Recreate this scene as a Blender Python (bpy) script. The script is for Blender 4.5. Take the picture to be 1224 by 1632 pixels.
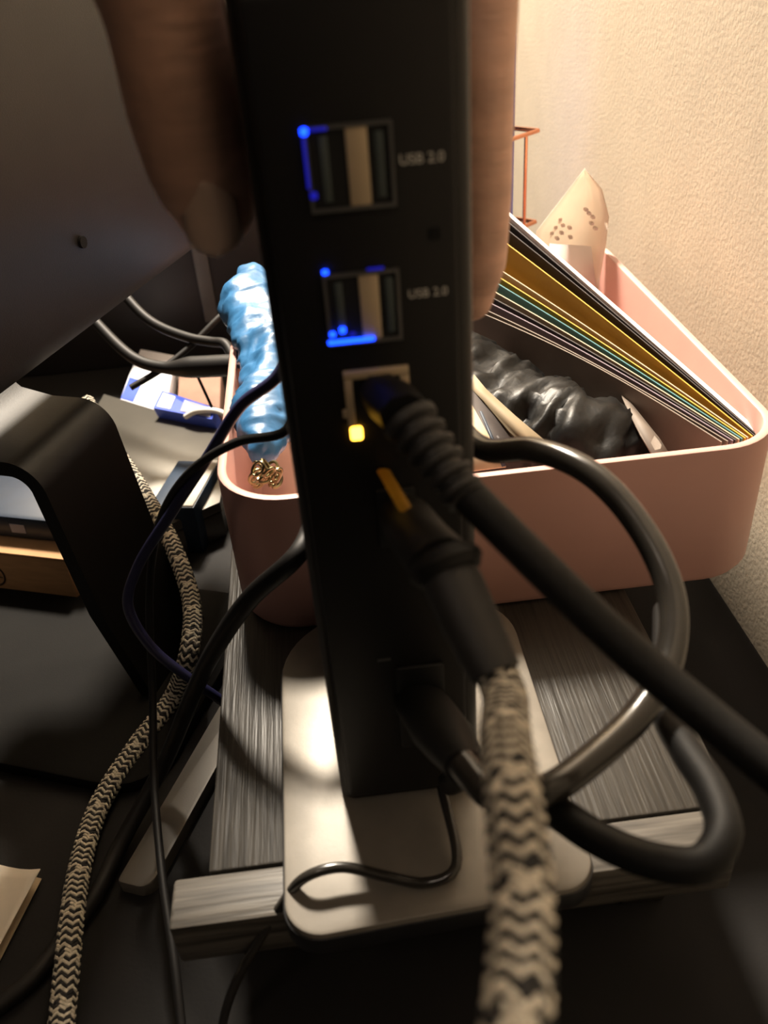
import bpy, bmesh, math, random
from mathutils import Vector, Matrix, noise
random.seed(7)
for o in list(bpy.data.objects): bpy.data.objects.remove(o)
S = bpy.context.scene
COL = S.collection

# ------------------------------------------------------------------ camera
FPX, CX, CY = 1380.0, 612.0, 816.0
RX = Vector((0.9925, -0.1133, 0.0449)); RY = Vector((-0.1015, -0.5644, 0.8193)); RZ = Vector((-0.0675, -0.8177, -0.5717))
CAM = Vector((-0.0136, -0.1520, 0.2034))
cam = bpy.data.cameras.new('camera'); camo = bpy.data.objects.new('camera', cam); COL.objects.link(camo)
cam.sensor_fit = 'VERTICAL'; cam.lens = 4.0; cam.sensor_height = 4.0 * 1632.0 / FPX
cam.sensor_width = cam.sensor_height * 0.75
cam.clip_start = 0.01; cam.clip_end = 20
cam.dof.use_dof = True; cam.dof.focus_distance = 0.33; cam.dof.aperture_fstop = 2.0
M = Matrix(((RX.x, -RX.y, -RX.z), (RY.x, -RY.y, -RY.z), (RZ.x, -RZ.y, -RZ.z)))
camo.matrix_world = Matrix.Translation(CAM) @ M.to_4x4()
S.camera = camo
S.view_settings.view_transform = 'Standard'; S.view_settings.look = 'None'
S.view_settings.gamma = 1.0; S.view_settings.use_curve_mapping = False
S.view_settings.exposure = 0.0

# ------------------------------------------------------------------ world and lamps
W = bpy.data.worlds.new('world'); S.world = W; W.use_nodes = True
W.node_tree.nodes['Background'].inputs[0].default_value = (1.0, 0.86, 0.70, 1)
W.node_tree.nodes['Background'].inputs[1].default_value = 0.015
def area_light(name, loc, target, size, power, col):
    l = bpy.data.lights.new(name, 'AREA'); l.shape = 'DISK'; l.size = size; l.energy = power; l.color = col
    o = bpy.data.objects.new(name, l); COL.objects.link(o); o.location = loc
    o.rotation_euler = (Vector(target) - Vector(loc)).to_track_quat('-Z', 'Y').to_euler()
    return o
area_light('desk_lamp_light', (-0.075, 0.80, 1.02), (0.04, 0.12, 0.0), 0.18, 56.0, (1.0, 0.885, 0.735))
area_light('front_fill_light', (-0.45, -0.75, 1.35), (-0.02, 0.05, 0.15), 0.35, 2.3, (1.0, 0.82, 0.66))  # added fill behind the camera, brightens the hand and dock face

# ------------------------------------------------------------------ measuring helpers (photo pixel + a real plane -> point in the room)
def ray(px, py):
    c = Vector(((px - CX) / FPX, (py - CY) / FPX, 1.0))
    return Vector((RX.dot(c), RY.dot(c), RZ.dot(c)))
def cp(px, py, d): return CAM + ray(px, py) * d
def onx(px, py, x): r = ray(px, py); return CAM + r * ((x - CAM.x) / r.x)
def ony(px, py, y): r = ray(px, py); return CAM + r * ((y - CAM.y) / r.y)
def onz(px, py, z): r = ray(px, py); return CAM + r * ((z - CAM.z) / r.z)
V = Vector

# ------------------------------------------------------------------ materials
def lin(c): return tuple(((v / 255.0) / 12.92 if v / 255.0 <= 0.04045 else ((v / 255.0 + 0.055) / 1.055) ** 2.4) for v in c) + (1.0,)
MATS = {}
def mat(name, rgb, rough=0.5, metal=0.0, var=0.12, vscale=60, bump=0.0, bscale=300, stretch=None, spec=0.5,
        emit=None, estr=0.0, trans=0.0, coat=0.0, sss=0.0, rgb2=None, rvar=0.0, alpha=1.0, detail=3.0, transl=0.0):
    m = bpy.data.materials.new(name); m.use_nodes = True; nt = m.node_tree; b = nt.nodes['Principled BSDF']
    b.inputs['Roughness'].default_value = rough; b.inputs['Metallic'].default_value = metal
    b.inputs['Specular IOR Level'].default_value = spec
    b.inputs['Transmission Weight'].default_value = trans; b.inputs['Coat Weight'].default_value = coat
    b.inputs['Subsurface Weight'].default_value = sss; b.inputs['Alpha'].default_value = alpha
    if sss: b.inputs['Subsurface Radius'].default_value = (0.006, 0.002, 0.001); b.inputs['Subsurface Scale'].default_value = 1.0
    tc = nt.nodes.new('ShaderNodeTexCoord'); mp = nt.nodes.new('ShaderNodeMapping')
    nt.links.new(tc.outputs['Object'], mp.inputs[0])
    if stretch: mp.inputs['Scale'].default_value = stretch
    n1 = nt.nodes.new('ShaderNodeTexNoise'); n1.inputs['Scale'].default_value = vscale; n1.inputs['Detail'].default_value = detail
    nt.links.new(mp.outputs[0], n1.inputs[0])
    cr = nt.nodes.new('ShaderNodeValToRGB'); c = lin(rgb)
    if rgb2: a, d = c, lin(rgb2)
    else: a = tuple(v * (1 - var) for v in c[:3]) + (1,); d = tuple(min(1, v * (1 + var)) for v in c[:3]) + (1,)
    cr.color_ramp.elements[0].color = a; cr.color_ramp.elements[1].color = d
    cr.color_ramp.elements[0].position = 0.35; cr.color_ramp.elements[1].position = 0.65
    nt.links.new(n1.outputs['Fac'], cr.inputs[0]); nt.links.new(cr.outputs[0], b.inputs['Base Color'])
    if rvar:
        mr = nt.nodes.new('ShaderNodeMapRange'); mr.inputs[3].default_value = max(0, rough - rvar); mr.inputs[4].default_value = rough + rvar
        nt.links.new(n1.outputs['Fac'], mr.inputs[0]); nt.links.new(mr.outputs[0], b.inputs['Roughness'])
    if bump:
        n2 = nt.nodes.new('ShaderNodeTexNoise'); n2.inputs['Scale'].default_value = bscale; n2.inputs['Detail'].default_value = 4
        nt.links.new(mp.outputs[0], n2.inputs[0])
        bp = nt.nodes.new('ShaderNodeBump'); bp.inputs['Strength'].default_value = bump; bp.inputs['Distance'].default_value = 0.001
        nt.links.new(n2.outputs['Fac'], bp.inputs['Height']); nt.links.new(bp.outputs[0], b.inputs['Normal'])
    if emit:
        b.inputs['Emission Color'].default_value = lin(emit); b.inputs['Emission Strength'].default_value = estr
    if transl:
        tr = nt.nodes.new('ShaderNodeBsdfTranslucent'); nt.links.new(cr.outputs[0], tr.inputs[0])
        mx = nt.nodes.new('ShaderNodeMixShader'); mx.inputs[0].default_value = transl
        nt.links.new(b.outputs[0], mx.inputs[1]); nt.links.new(tr.outputs[0], mx.inputs[2])
        nt.links.new(mx.outputs[0], nt.nodes['Material Output'].inputs['Surface'])
    MATS[name] = m; return m
mat('wall_paint', (202, 188, 166), 0.8, var=0.03, vscale=40, bump=0.24, bscale=480)
mat('desk_black', (24, 22, 21), 0.75, spec=0.25, var=0.12, vscale=30, bump=0.08, bscale=700)
mat('black_wood', (36, 33, 29), 0.42, rgb2=(52, 48, 42), vscale=30, stretch=(26, 0.9, 26), bump=0.3, bscale=32, rvar=0.08, detail=6)
mat('rail_wood', (52, 48, 43), 0.45, rgb2=(92, 87, 80), vscale=30, stretch=(0.8, 14, 14), bump=0.4, bscale=30, detail=6)
mat('dock_black', (22, 20, 18), 0.42, spec=0.35, var=0.1, bump=0.05, bscale=1500)
mat('dock_panel', (18, 16, 15), 0.5, spec=0.35, var=0.1, bump=0.08, bscale=2500)
mat('plate_grey', (126, 120, 111), 0.36, metal=0.2, var=0.06, vscale=120, bump=0.10, bscale=3500)
mat('plate_edge', (22, 21, 22), 0.4)
mat('port_metal', (150, 148, 145), 0.3, metal=0.9, var=0.1)
mat('port_divider', (200, 178, 145), 0.4, metal=0.2, var=0.08)
mat('port_dark', (14, 14, 14), 0.5)
mat('tongue', (70, 78, 76), 0.5)
mat('print_white', (215, 210, 200), 0.6)
mat('led_amber', (255, 190, 60), 0.4, emit=(255, 186, 60), estr=9.0)
mat('led_blue', (20, 60, 255), 0.4, emit=(20, 70, 255), estr=4.5)
mat('led_blue_glow', (30, 40, 200), 0.4, emit=(40, 40, 235), estr=0.3)  # faint emission, stands in for blue LED light falling on the port edges
mat('yellow_plastic', (150, 108, 20), 0.5)
mat('rubber', (17, 16, 15), 0.6, spec=0.3, var=0.15, bump=0.05, bscale=900)
mat('rubber_grey', (38, 36, 35), 0.6, var=0.12)
mat('cable_black', (22, 20, 19), 0.55, spec=0.3, var=0.15, vscale=100)
mat('cable_gloss', (46, 43, 39), 0.22, var=0.1, vscale=100, coat=0.2)
mat('cable_navy', (34, 34, 66), 0.42, var=0.15)
mat('cable_white', (225, 222, 215), 0.4)
mat('yarn_cream', (205, 196, 178), 0.75, var=0.2, vscale=900, bump=0.4, bscale=4000)
mat('yarn_black', (30, 28, 27), 0.7, var=0.25, vscale=900, bump=0.4, bscale=4000)
mat('pink', (200, 154, 143), 0.42, var=0.03, vscale=30)
mat('skin', (226, 180, 158), 0.5, var=0.12, vscale=60, bump=0.6, bscale=190, stretch=(0.6, 0.6, 2.6), sss=0.05)
mat('nail', (248, 214, 194), 0.36, var=0.04, coat=0.3)
mat('monitor_black', (40, 39, 38), 0.5, var=0.06, bump=0.1, bscale=1800)
mat('stand_black', (15, 14, 13), 0.46, spec=0.22, var=0.06, bump=0.06, bscale=1800)
mat('base_black', (20, 19, 18), 0.8, var=0.06, spec=0.12, bump=0.06, bscale=1800)
mat('hole', (3, 3, 3), 0.9)
mat('laptop_grey', (96, 93, 87), 0.34, metal=0.5, var=0.04, bump=0.06, bscale=3000)
mat('bar_grey', (104, 99, 92), 0.5, metal=0.2, var=0.05, bump=0.08, bscale=2500)
mat('cardboard', (176, 134, 92), 0.8, var=0.08, vscale=80, stretch=(1, 1, 6))
mat('carton_brown', (142, 108, 92), 0.8, var=0.08, vscale=80)
mat('ink', (40, 30, 24), 0.8)
mat('paper', (240, 232, 220), 0.7, var=0.03, bump=0.1, bscale=200, transl=0.45)
mat('card_cream', (150, 134, 108), 0.7, var=0.05)
mat('paper_white', (240, 240, 248), 0.6, var=0.02)
mat('print_faint', (205, 190, 182), 0.7)
mat('blue_print', (60, 84, 190), 0.5)
mat('barcode_grey', (150, 150, 165), 0.6)
mat('navy_cover', (26, 44, 64), 0.5)
mat('blue_pack', (24, 38, 56), 0.45)
mat('blue_film', (50, 104, 150), 0.40, var=0.15, vscale=60, bump=0.9, bscale=70, coat=0.08)
mat('black_film', (11, 10, 9), 0.45, var=0.3, vscale=60, bump=0.5, bscale=110, spec=0.3)
mat('gold', (132, 122, 90), 0.3, metal=1.0)
mat('rose_gold', (214, 146, 112), 0.25, metal=1.0)
mat('folder_white', (236, 224, 218), 0.6, var=0.02)
mat('folder_dark', (56, 48, 46), 0.7, var=0.08)
mat('folder_yellow', (196, 150, 44), 0.6, var=0.06)
mat('folder_teal', (64, 116, 120), 0.6, var=0.06)
mat('folder_cream', (176, 156, 128), 0.65, var=0.06)
mat('folder_purple', (112, 98, 108), 0.65, var=0.06)
mat('folder_grey', (112, 100, 90), 0.65, var=0.08)
mat('device_black', (26, 25, 25), 0.5)
mat('strip_grey', (84, 82, 80), 0.5)

# ------------------------------------------------------------------ object helpers
def tag(o, label=None, cat=None, group=None, kind=None):
    if label: o['label'] = label
    if cat: o['category'] = cat
    if group: o['group'] = group
    if kind: o['kind'] = kind
    return o
def obj(name, bm, m, parent=None, smooth=True, angle=40):
    bmesh.ops.recalc_face_normals(bm, faces=bm.faces)
    me = bpy.data.meshes.new(name); bm.to_mesh(me); bm.free()
    ms = m if isinstance(m, (list, tuple)) else [m]
    for k in ms: me.materials.append(MATS[k])
    if smooth:
        for p in me.polygons: p.use_smooth = True
        me.set_sharp_from_angle(angle=math.radians(angle))
    o = bpy.data.objects.new(name, me); COL.objects.link(o)
    if parent:
        o.parent = parent
        o.matrix_parent_inverse = parent.matrix_basis.inverted()
    return o
def empty(name, loc=(0, 0, 0)):
    o = bpy.data.objects.new(name, None); COL.objects.link(o); o.location = loc; o.empty_display_size = 0.01
    return o
def box(bm, lo, hi, bev=0.0, seg=2, mi=0, frame=None):
    lo, hi = V(lo), V(hi)
    r = bmesh.ops.create_cube(bm, size=1.0); vs = r['verts']
    for v in vs:
        v.co = V((lo[i] + (v.co[i] + 0.5) * (hi[i] - lo[i]) for i in range(3)))
    if frame:
        for v in vs: v.co = frame @ v.co
    fs = set(f for v in vs for f in v.link_faces)
    for f in fs: f.material_index = mi
    if bev:
        es = list(set(e for v in vs for e in v.link_edges))
        r = bmesh.ops.bevel(bm, geom=es, offset=bev, segments=seg, profile=0.5, affect='EDGES')
        for f in r['faces']: f.material_index = mi
    return bm
def nbox(*a, **k): return box(bmesh.new(), *a, **k)
def rrect(x0, x1, y0, y1, r, n=8):
    out = []
    rs = r if isinstance(r, (list, tuple)) else [r] * 4
    for (cx, cy, a, rr) in ((x1 - rs[0], y0 + rs[0], -90, rs[0]), (x1 - rs[1], y1 - rs[1], 0, rs[1]), (x0 + rs[2], y1 - rs[2], 90, rs[2]), (x0 + rs[3], y0 + rs[3], 180, rs[3])):
        for i in range(n + 1):
            t = math.radians(a + 90.0 * i / n); out.append((cx + rr * math.cos(t), cy + rr * math.sin(t)))
    return out
def loft(bm, rings, cap0=True, cap1=True, mi=0, closed=True):
    vr = [[bm.verts.new(p) for p in r] for r in rings]
    n = len(rings[0])
    for a, b in zip(vr, vr[1:]):
        for i in range(n if closed else n - 1):
            f = bm.faces.new((a[i], a[(i + 1) % n], b[(i + 1) % n], b[i])); f.material_index = mi
    if cap0: bm.faces.new(vr[0][::-1]).material_index = mi
    if cap1: bm.faces.new(vr[-1]).material_index = mi
    return bm
def smooth_path(pts, step):
    pts = [V(p) for p in pts]
    P = [pts[0] * 2 - pts[1]] + pts + [pts[-1] * 2 - pts[-2]]
    dense = []
    for i in range(1, len(P) - 2):
        p0, p1, p2, p3 = P[i - 1:i + 3]
        def tj(a, b): return max(1e-6, (b - a).length ** 0.5)
        t0 = 0; t1 = t0 + tj(p0, p1); t2 = t1 + tj(p1, p2); t3 = t2 + tj(p2, p3)
        for k in range(24):
            t = t1 + (t2 - t1) * k / 24
            A1 = p0 * ((t1 - t) / (t1 - t0)) + p1 * ((t - t0) / (t1 - t0)); A2 = p1 * ((t2 - t) / (t2 - t1)) + p2 * ((t - t1) / (t2 - t1)); A3 = p2 * ((t3 - t) / (t3 - t2)) + p3 * ((t - t2) / (t3 - t2))
            B1 = A1 * ((t2 - t) / (t2 - t0)) + A2 * ((t - t0) / (t2 - t0)); B2 = A2 * ((t3 - t) / (t3 - t1)) + A3 * ((t - t1) / (t3 - t1))
            dense.append(B1 * ((t2 - t) / (t2 - t1)) + B2 * ((t - t1) / (t2 - t1)))
    dense.append(pts[-1])
    out = [dense[0].copy()]; acc = 0.0
    for a, b in zip(dense, dense[1:]):
        L = (b - a).length
        if L < 1e-9: continue
        while acc + L >= step:
            a = a + (b - a) * ((step - acc) / L); L = (b - a).length; acc = 0.0; out.append(a.copy())
            if L < 1e-9: break
        acc += L
    return out
def frames(path, ref=V((0.3, 0.1, 1))):
    fr = []; n = None
    for i, p in enumerate(path):
        t = (path[min(i + 1, len(path) - 1)] - path[max(i - 1, 0)]).normalized()
        if n is None: n = (ref - t * ref.dot(t)).normalized()
        else: n = (n - t * n.dot(t)).normalized()
        fr.append((p, t, n, t.cross(n)))
    return fr
def tube(bm, pts, r, step=0.003, seg=14, mi=0, flat=1.0, ref=V((0.3, 0.1, 1)), smooth=True, round_ends=False):
    """r: number or list of radii, one per control point (interpolated along the path)"""
    path = smooth_path(pts, step) if smooth else [V(p) for p in pts]
    if isinstance(r, (list, tuple)):
        d = [0.0]
        for a, b in zip(pts, pts[1:]): d.append(d[-1] + (V(b) - V(a)).length)
        rad = []
        for i in range(len(path)):
            s = d[-1] * i / max(1, len(path) - 1); k = 0
            while k < len(d) - 2 and s > d[k + 1]: k += 1
            u = (s - d[k]) / max(1e-9, d[k + 1] - d[k]); u = min(1, max(0, u)); u = u * u * (3 - 2 * u)
            rad.append(r[k] + (r[k + 1] - r[k]) * u)
    else: rad = [r] * len(path)
    fr = frames(path, ref); rings = []
    def ring(p, n, b, rr): return [p + n * (rr * flat * math.cos(2 * math.pi * j / seg)) + b * (rr * math.sin(2 * math.pi * j / seg)) for j in range(seg)]
    if round_ends:
        p, t, n, b = fr[0]
        for a in (80, 55, 28): rings.append(ring(p - t * rad[0] * math.sin(math.radians(a)), n, b, rad[0] * math.cos(math.radians(a))))
    for (p, t, n, b), rr in zip(fr, rad): rings.append(ring(p, n, b, rr))
    if round_ends:
        p, t, n, b = fr[-1]
        for a in (28, 55, 80): rings.append(ring(p + t * rad[-1] * math.sin(math.radians(a)), n, b, rad[-1] * math.cos(math.radians(a))))
    return loft(bm, rings, mi=mi)
def ntube(*a, **k): return tube(bmesh.new(), *a, **k)
def braid(pts, R, N=12, L=0.0145, ds=0.0005):
    path = smooth_path(pts, ds); fr = frames(path); bm = bmesh.new()
    hw = 0.5 * L / N * (2 * math.pi * R) / math.hypot(L, 2 * math.pi * R) * 1.02
    rnd = random.Random(3)
    for d in (1, -1):
        for i in range(N):
            col = 0 if (i % 2 == 0) else 1
            if rnd.random() < 0.12: col = 1 - col
            rows = []
            for k, (p, t, n, b) in enumerate(fr):
                s = k * ds; th = d * 2 * math.pi * s / L + 2 * math.pi * i / N
                q = 2 * N * s / L; j = i + d * q
                g = math.sin(math.pi / 2 * (i + j) + math.pi / 4) * d
                r = R * (1 + 0.075 * max(-1, min(1, 1.6 * g)))
                rad = n * math.cos(th) + b * math.sin(th); tan = (b * math.cos(th) - n * math.sin(th)) * d
                dirn = (tan * (2 * math.pi * R) + t * L).normalized(); lat = dirn.cross(rad)
                c = p + rad * r
                rows.append([c + lat * hw - rad * 0.00022, c + lat * hw * 0.55 + rad * 0.0001, c - lat * hw * 0.55 + rad * 0.0001, c - lat * hw - rad * 0.00022])
            loft(bm, rows, cap0=False, cap1=False, mi=col, closed=False)
    return bm
def text_mesh(name, body, size, m, loc, rot, parent, align='LEFT'):
    cu = bpy.data.curves.new(name, 'FONT'); cu.body = body; cu.size = size; cu.extrude = size * 0.01; cu.align_x = align; cu.align_y = 'CENTER'
    t = bpy.data.objects.new(name + '_tmp', cu); COL.objects.link(t)
    dg = bpy.context.evaluated_depsgraph_get(); me = bpy.data.meshes.new_from_object(t.evaluated_get(dg))
    bpy.data.objects.remove(t); me.name = name
    me.materials.clear(); me.materials.append(MATS[m])
    o = bpy.data.objects.new(name, me); COL.objects.link(o)
    o.matrix_world = Matrix.Translation(V(loc)) @ rot.to_4x4()
    mw = o.matrix_world.copy()
    if parent: o.parent = parent; o.matrix_parent_inverse = parent.matrix_basis.inverted(); o.matrix_basis = mw
    return o
ROT_FRONT = Matrix(((1, 0, 0), (0, 0, -1), (0, 1, 0)))      # text lying in XZ, facing -Y
def slab(rings_xy, z0, z1, bev=0.001):
    """flat plate with a given outline and softened top edge"""
    c = V((sum(p[0] for p in rings_xy) / len(rings_xy), sum(p[1] for p in rings_xy) / len(rings_xy)))
    def ins(d): return [tuple(V(p) - (V(p) - c).normalized() * d) for p in rings_xy]
    bm = bmesh.new()
    loft(bm, [[(x, y, z0) for x, y in ins(bev * 0.5)], [(x, y, z0 + bev * 0.5) for x, y in rings_xy], [(x, y, z1 - bev) for x, y in rings_xy],
              [(x, y, z1 - bev * 0.3) for x, y in ins(bev * 0.3)], [(x, y, z1) for x, y in ins(bev)]])
    return bm

# ================================================================== SETTING
DESK = -0.07; RT = -0.008          # desk top, riser top
WX = 0.16
tag(obj('floor', nbox((-0.9, -0.6, -0.80), (0.25, 1.1, -0.76)), 'desk_black'), kind='structure')
tag(obj('wall_right', nbox((WX, -0.6, -0.76), (WX + 0.02, 0.92, 1.7)), 'wall_paint'), kind='structure')
tag(obj('wall_back', nbox((-0.9, 0.90, -0.76), (WX, 0.92, 1.7)), 'wall_paint'), kind='structure')
d = empty('desk', (-0.25, 0.3, -0.76)); tag(d, 'wide black desk top carrying the riser, monitor and cables', 'desk')
obj('desk_top', nbox((-0.75, -0.10, DESK - 0.025), (WX - 0.003, 0.85, DESK), 0.002), 'desk_black', d)
for x in (-0.72, 0.10):
    for y in (-0.07, 0.80): obj('leg', nbox((x, y, -0.76), (x + 0.04, y + 0.04, DESK - 0.025), 0.002), 'desk_black', d)

# ------------------------------------------------------------------ wooden riser
rs = empty('desk_riser', (0.01, 0.15, DESK)); tag(rs, 'low black wood grain riser under the pink bin and docking station', 'shelf riser')
obj('top_board', nbox((-0.0615, -0.0095, RT - 0.016), (0.0855, 0.318, RT), 0.0007), 'black_wood', rs)
obj('front_rail', nbox((-0.071, -0.0245, RT - 0.017), (0.0800, -0.0100, RT - 0.0003), 0.0012), 'rail_wood', rs)
for x in (-0.048, 0.062): obj('side_panel', nbox((x, 0.0, DESK), (x + 0.014, 0.313, RT - 0.016), 0.0006), 'black_wood', rs)
obj('back_panel', nbox((-0.034, 0.301, DESK), (0.062, 0.313, RT - 0.016), 0.0006), 'black_wood', rs)

# ------------------------------------------------------------------ pink bin
BX0, BX1, BY0, BY1, BZ0, BZ1 = -0.0556, 0.1385, 0.082, 0.305, RT, 0.0495
def ring(ins, z, r): return [(x, y, z) for x, y in rrect(BX0 + ins, BX1 - ins, BY0 + ins, BY1 - ins, max(0.004, r - ins), 10)]
bm = bmesh.new(); r0 = 0.024; th = 0.0034
loft(bm, [ring(0.004, BZ0, r0), ring(0.0015, BZ0 + 0.0008, r0), ring(0.0, BZ0 + 0.0035, r0), ring(0, BZ1 - 0.0009, r0), ring(0.0003, BZ1 - 0.0002, r0), ring(0.0009, BZ1, r0), ring(th - 0.0009, BZ1, r0),
          ring(th - 0.0003, BZ1 - 0.0003, r0), ring(th, BZ1 - 0.001, r0), ring(th, BZ0 + 0.006, r0), ring(th + 0.003, BZ0 + 0.003, r0)])
tag(obj('storage_bin', bm, 'pink'), 'pink plastic storage bin with rounded corners full of folders', 'storage bin')

# ================================================================== DOCK
dk = empty('docking_station', (-0.002, 0.03, 0.0)); tag(dk, 'upright black docking station with usb ports on a grey plate', 'docking station')
DX0, DX1, DH, DD = -0.0234, 0.0152, 0.2000, 0.0740
bm = bmesh.new()
def dring(ins, z): return [(x, y, z) for x, y in rrect(DX0 + ins, DX1 - ins, 0.0010 + ins, DD - ins, 0.0042, 6)]
loft(bm, [dring(0.001, 0.0005), dring(0, 0.0015), dring(0, DH - 0.006), dring(0.0008, DH - 0.003), dring(0.0030, DH - 0.0008), dring(0.006, DH)])
obj('body', bm, 'dock_black', dk)
obj('rear_panel', nbox((DX0 + 0.0022, -0.0002, 0.003), (DX1 - 0.0034, 0.0035, DH - 0.006), 0.0012), 'dock_panel', dk)
# stand plate
outline = rrect(-0.0412, 0.0375, -0.0365, 0.0790, [0.008, 0.022, 0.026, 0.010], 10)
sk = []
for x, y in outline:        # front edge runs slightly askew, left side bows out a little
    sk.append((x - 0.0016 * math.sin(math.pi * (y + 0.036) / 0.116) * (1 if x < 0 else -1) * 0.6 + 0.0015, y + (x + 0.04) * 0.05))
pl = obj('stand_plate', slab(sk, RT + 0.0005, 0.0, 0.0012), 'plate_grey', dk)
obj('plate_rim', slab([(x * 1.012, (y - 0.02) * 1.008 + 0.02) for x, y in sk], RT, -0.0018, 0.0004), 'plate_edge', dk)

def usb_port(cx, cz, w, h, glow):
    e = empty('usb_port', (cx, 0, cz)); e.parent = dk; e.matrix_parent_inverse = dk.matrix_basis.inverted()
    t = 0.0006
    bm = bmesh.new()
    for lo, hi in (((-w / 2, -h / 2), (-w / 2 + t, h / 2)), ((w / 2 - t, -h / 2), (w / 2, h / 2)), ((-w / 2 + t, h / 2 - t), (w / 2 - t, h / 2)), ((-w / 2 + t, -h / 2), (w / 2 - t, -h / 2 + t))):
        box(bm, (cx + lo[0], -0.0011, cz + lo[1]), (cx + hi[0], -0.0001, cz + hi[1]))
    for p, b, m in (('port_shell', bm, 'port_metal'), ('port_recess', nbox((cx - w / 2 + t, -0.00045, cz - h / 2 + t), (cx + w / 2 - t, -0.00015, cz + h / 2 - t)), 'port_dark'),
                    ('port_divider', nbox((cx - 0.0005, -0.0009, cz - h / 2 + t), (cx + 0.0031, -0.0004, cz + h / 2 - t), 0.0002), 'port_divider')):
        o = obj(p, b, m, None); o.parent = e; o.matrix_parent_inverse = (dk.matrix_basis @ e.matrix_parent_inverse @ e.matrix_basis).inverted()
    for x in (-0.0042, 0.0050):
        o = obj('tongue', nbox((cx + x - 0.0007, -0.0008, cz - h / 2 + 0.0016), (cx + x + 0.0007, -0.0004, cz + h / 2 - 0.0016), 0.0001), 'tongue'); o.parent = e
        o.matrix_parent_inverse = (dk.matrix_basis @ e.matrix_parent_inverse @ e.matrix_basis).inverted()
    for (px, py, pw, ph, m) in glow:
        c = ony(px, py, -0.0012); bm = nbox((c.x - pw / 2, -0.0015, c.z - ph / 2), (c.x + pw / 2, -0.0010, c.z + ph / 2), min(pw, ph) * 0.3)
        o = obj('glow_light', bm, m); o.parent = e; o.matrix_parent_inverse = (dk.matrix_basis @ e.matrix_parent_inverse @ e.matrix_basis).inverted()
usb_port(-0.0061, 0.1682, 0.0146, 0.0138, [(484, 210, 0.0012, 0.0012, 'led_blue'), (488, 262, 0.0005, 0.0080, 'led_blue_glow'), (500, 312, 0.0012, 0.0012, 'led_blue_glow'), (506, 206, 0.003, 0.0005, 'led_blue_glow')])
usb_port(-0.0060, 0.1436, 0.0138, 0.0136, [(518, 434, 0.0011, 0.0009, 'led_blue'), (560, 543, 0.0088, 0.0009, 'led_blue'), (546, 526, 0.0012, 0.0012, 'led_blue'), (530, 533, 0.0011, 0.0010, 'led_blue'), (562, 532, 0.0011, 0.0007, 'led_blue_glow'), (598, 428, 0.003, 0.0004, 'led_blue_glow')])
c = ony(636, 256, -0.0004); text_mesh('lettering', 'USB 2.0', 0.0024, 'print_white', c, ROT_FRONT, dk)
c = ony(650, 470, -0.0004); text_mesh('lettering', 'USB 2.0', 0.0023, 'print_white', c, ROT_FRONT, dk)
c = ony(693, 371, 0); obj('reset_hole', nbox((c.x - 0.0009, -0.0005, c.z - 0.001), (c.x + 0.0009, 0, c.z + 0.001)), 'hole', dk)
# network jack
a, b_ = ony(546, 592, 0), ony(650, 578, 0)
jx0, jx1, jz1 = a.x, b_.x, (a.z + b_.z) / 2; jz0 = jz1 - 0.0118
bm = bmesh.new()
for lo, hi in (((jx0, jz1 - 0.0017), (jx1, jz1)), ((jx0, jz0), (jx0 + 0.0016, jz1 - 0.0017)), ((jx1 - 0.0018, jz0), (jx1, jz1 - 0.0017))): box(bm, (lo[0], -0.0012, lo[1]), (hi[0], -0.0001, hi[1]), 0.0002)
nj = obj('network_jack', bm, 'port_divider', dk)
obj('jack_recess', nbox((jx0 + 0.0016, -0.0006, jz0), (jx1 - 0.0018, -0.0002, jz1 - 0.0017)), 'port_dark', dk)
c = ony(596, 618, -0.001); obj('glow_light', nbox((c.x - 0.0012, -0.0012, c.z - 0.0004), (c.x + 0.0012, -0.0007, c.z + 0.0004)), 'led_blue_glow', dk)
c = ony(554, 657, 0); obj('jack_tab', nbox((c.x - 0.001, -0.0009, c.z - 0.0009), (c.x + 0.001, -0.0002, c.z + 0.0009), 0.0002), 'port_divider', dk)
c = ony(568, 688, 0); obj('status_light', nbox((c.x - 0.0012, -0.0012, c.z - 0.0015), (c.x + 0.0012, -0.0002, c.z + 0.0015), 0.0005), 'led_amber', dk)
# lower sockets
c = ony(640, 815, 0); obj('video_socket', nbox((c.x - 0.0052, -0.0012, c.z - 0.0085), (c.x + 0.0030, 0, c.z + 0.0065), 0.0004), 'port_dark', dk)
c = ony(612, 1050, 0); obj('socket_edge', nbox((c.x - 0.0016, -0.0006, c.z - 0.0002), (c.x + 0.0016, -0.0001, c.z + 0.0002)), 'port_metal', dk)
c = ony(672, 1120, 0); obj('display_socket', nbox((c.x - 0.006, -0.0014, c.z - 0.015), (c.x + 0.006, 0, c.z + 0.014), 0.0006), 'port_dark', dk)

# ================================================================== CABLES
# network cable
en = empty('network_cable', ony(605, 622, 0)); tag(en, 'black network cable with ribbed boot crossing to the right edge', 'cable')
p0, p1, p2 = ony(608, 622, 0.0), cp(652, 668, 0.158), cp(745, 795, 0.152)
obj('plug', ntube([p0, p0.lerp(p1, 0.5), p1], [0.0050, 0.0056, 0.0052], 0.002, 8, flat=0.8, smooth=True), 'rubber', en, angle=50)
bm = bmesh.new(); nr = 6
pts, rad = [], []
path = [p1.lerp(p2, t) for t in (0, 0.25, 0.5, 0.75, 1.0)]
L = (p2 - p1).length; ax = (p2 - p1).normalized()
for i in range(nr * 4 + 1):
    t = i / (nr * 4.0); pts.append(p1 + ax * L * t); rr = 0.0056 - 0.0015 * t
    rad.append(rr * (0.70 if (i % 4) in (0, 3) and 0 < t < 0.97 else 1.0))
tube(bm, pts, rad, seg=18, smooth=False, flat=0.9)
obj('ribbed_boot', bm, 'rubber_grey', en, angle=25)
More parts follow.
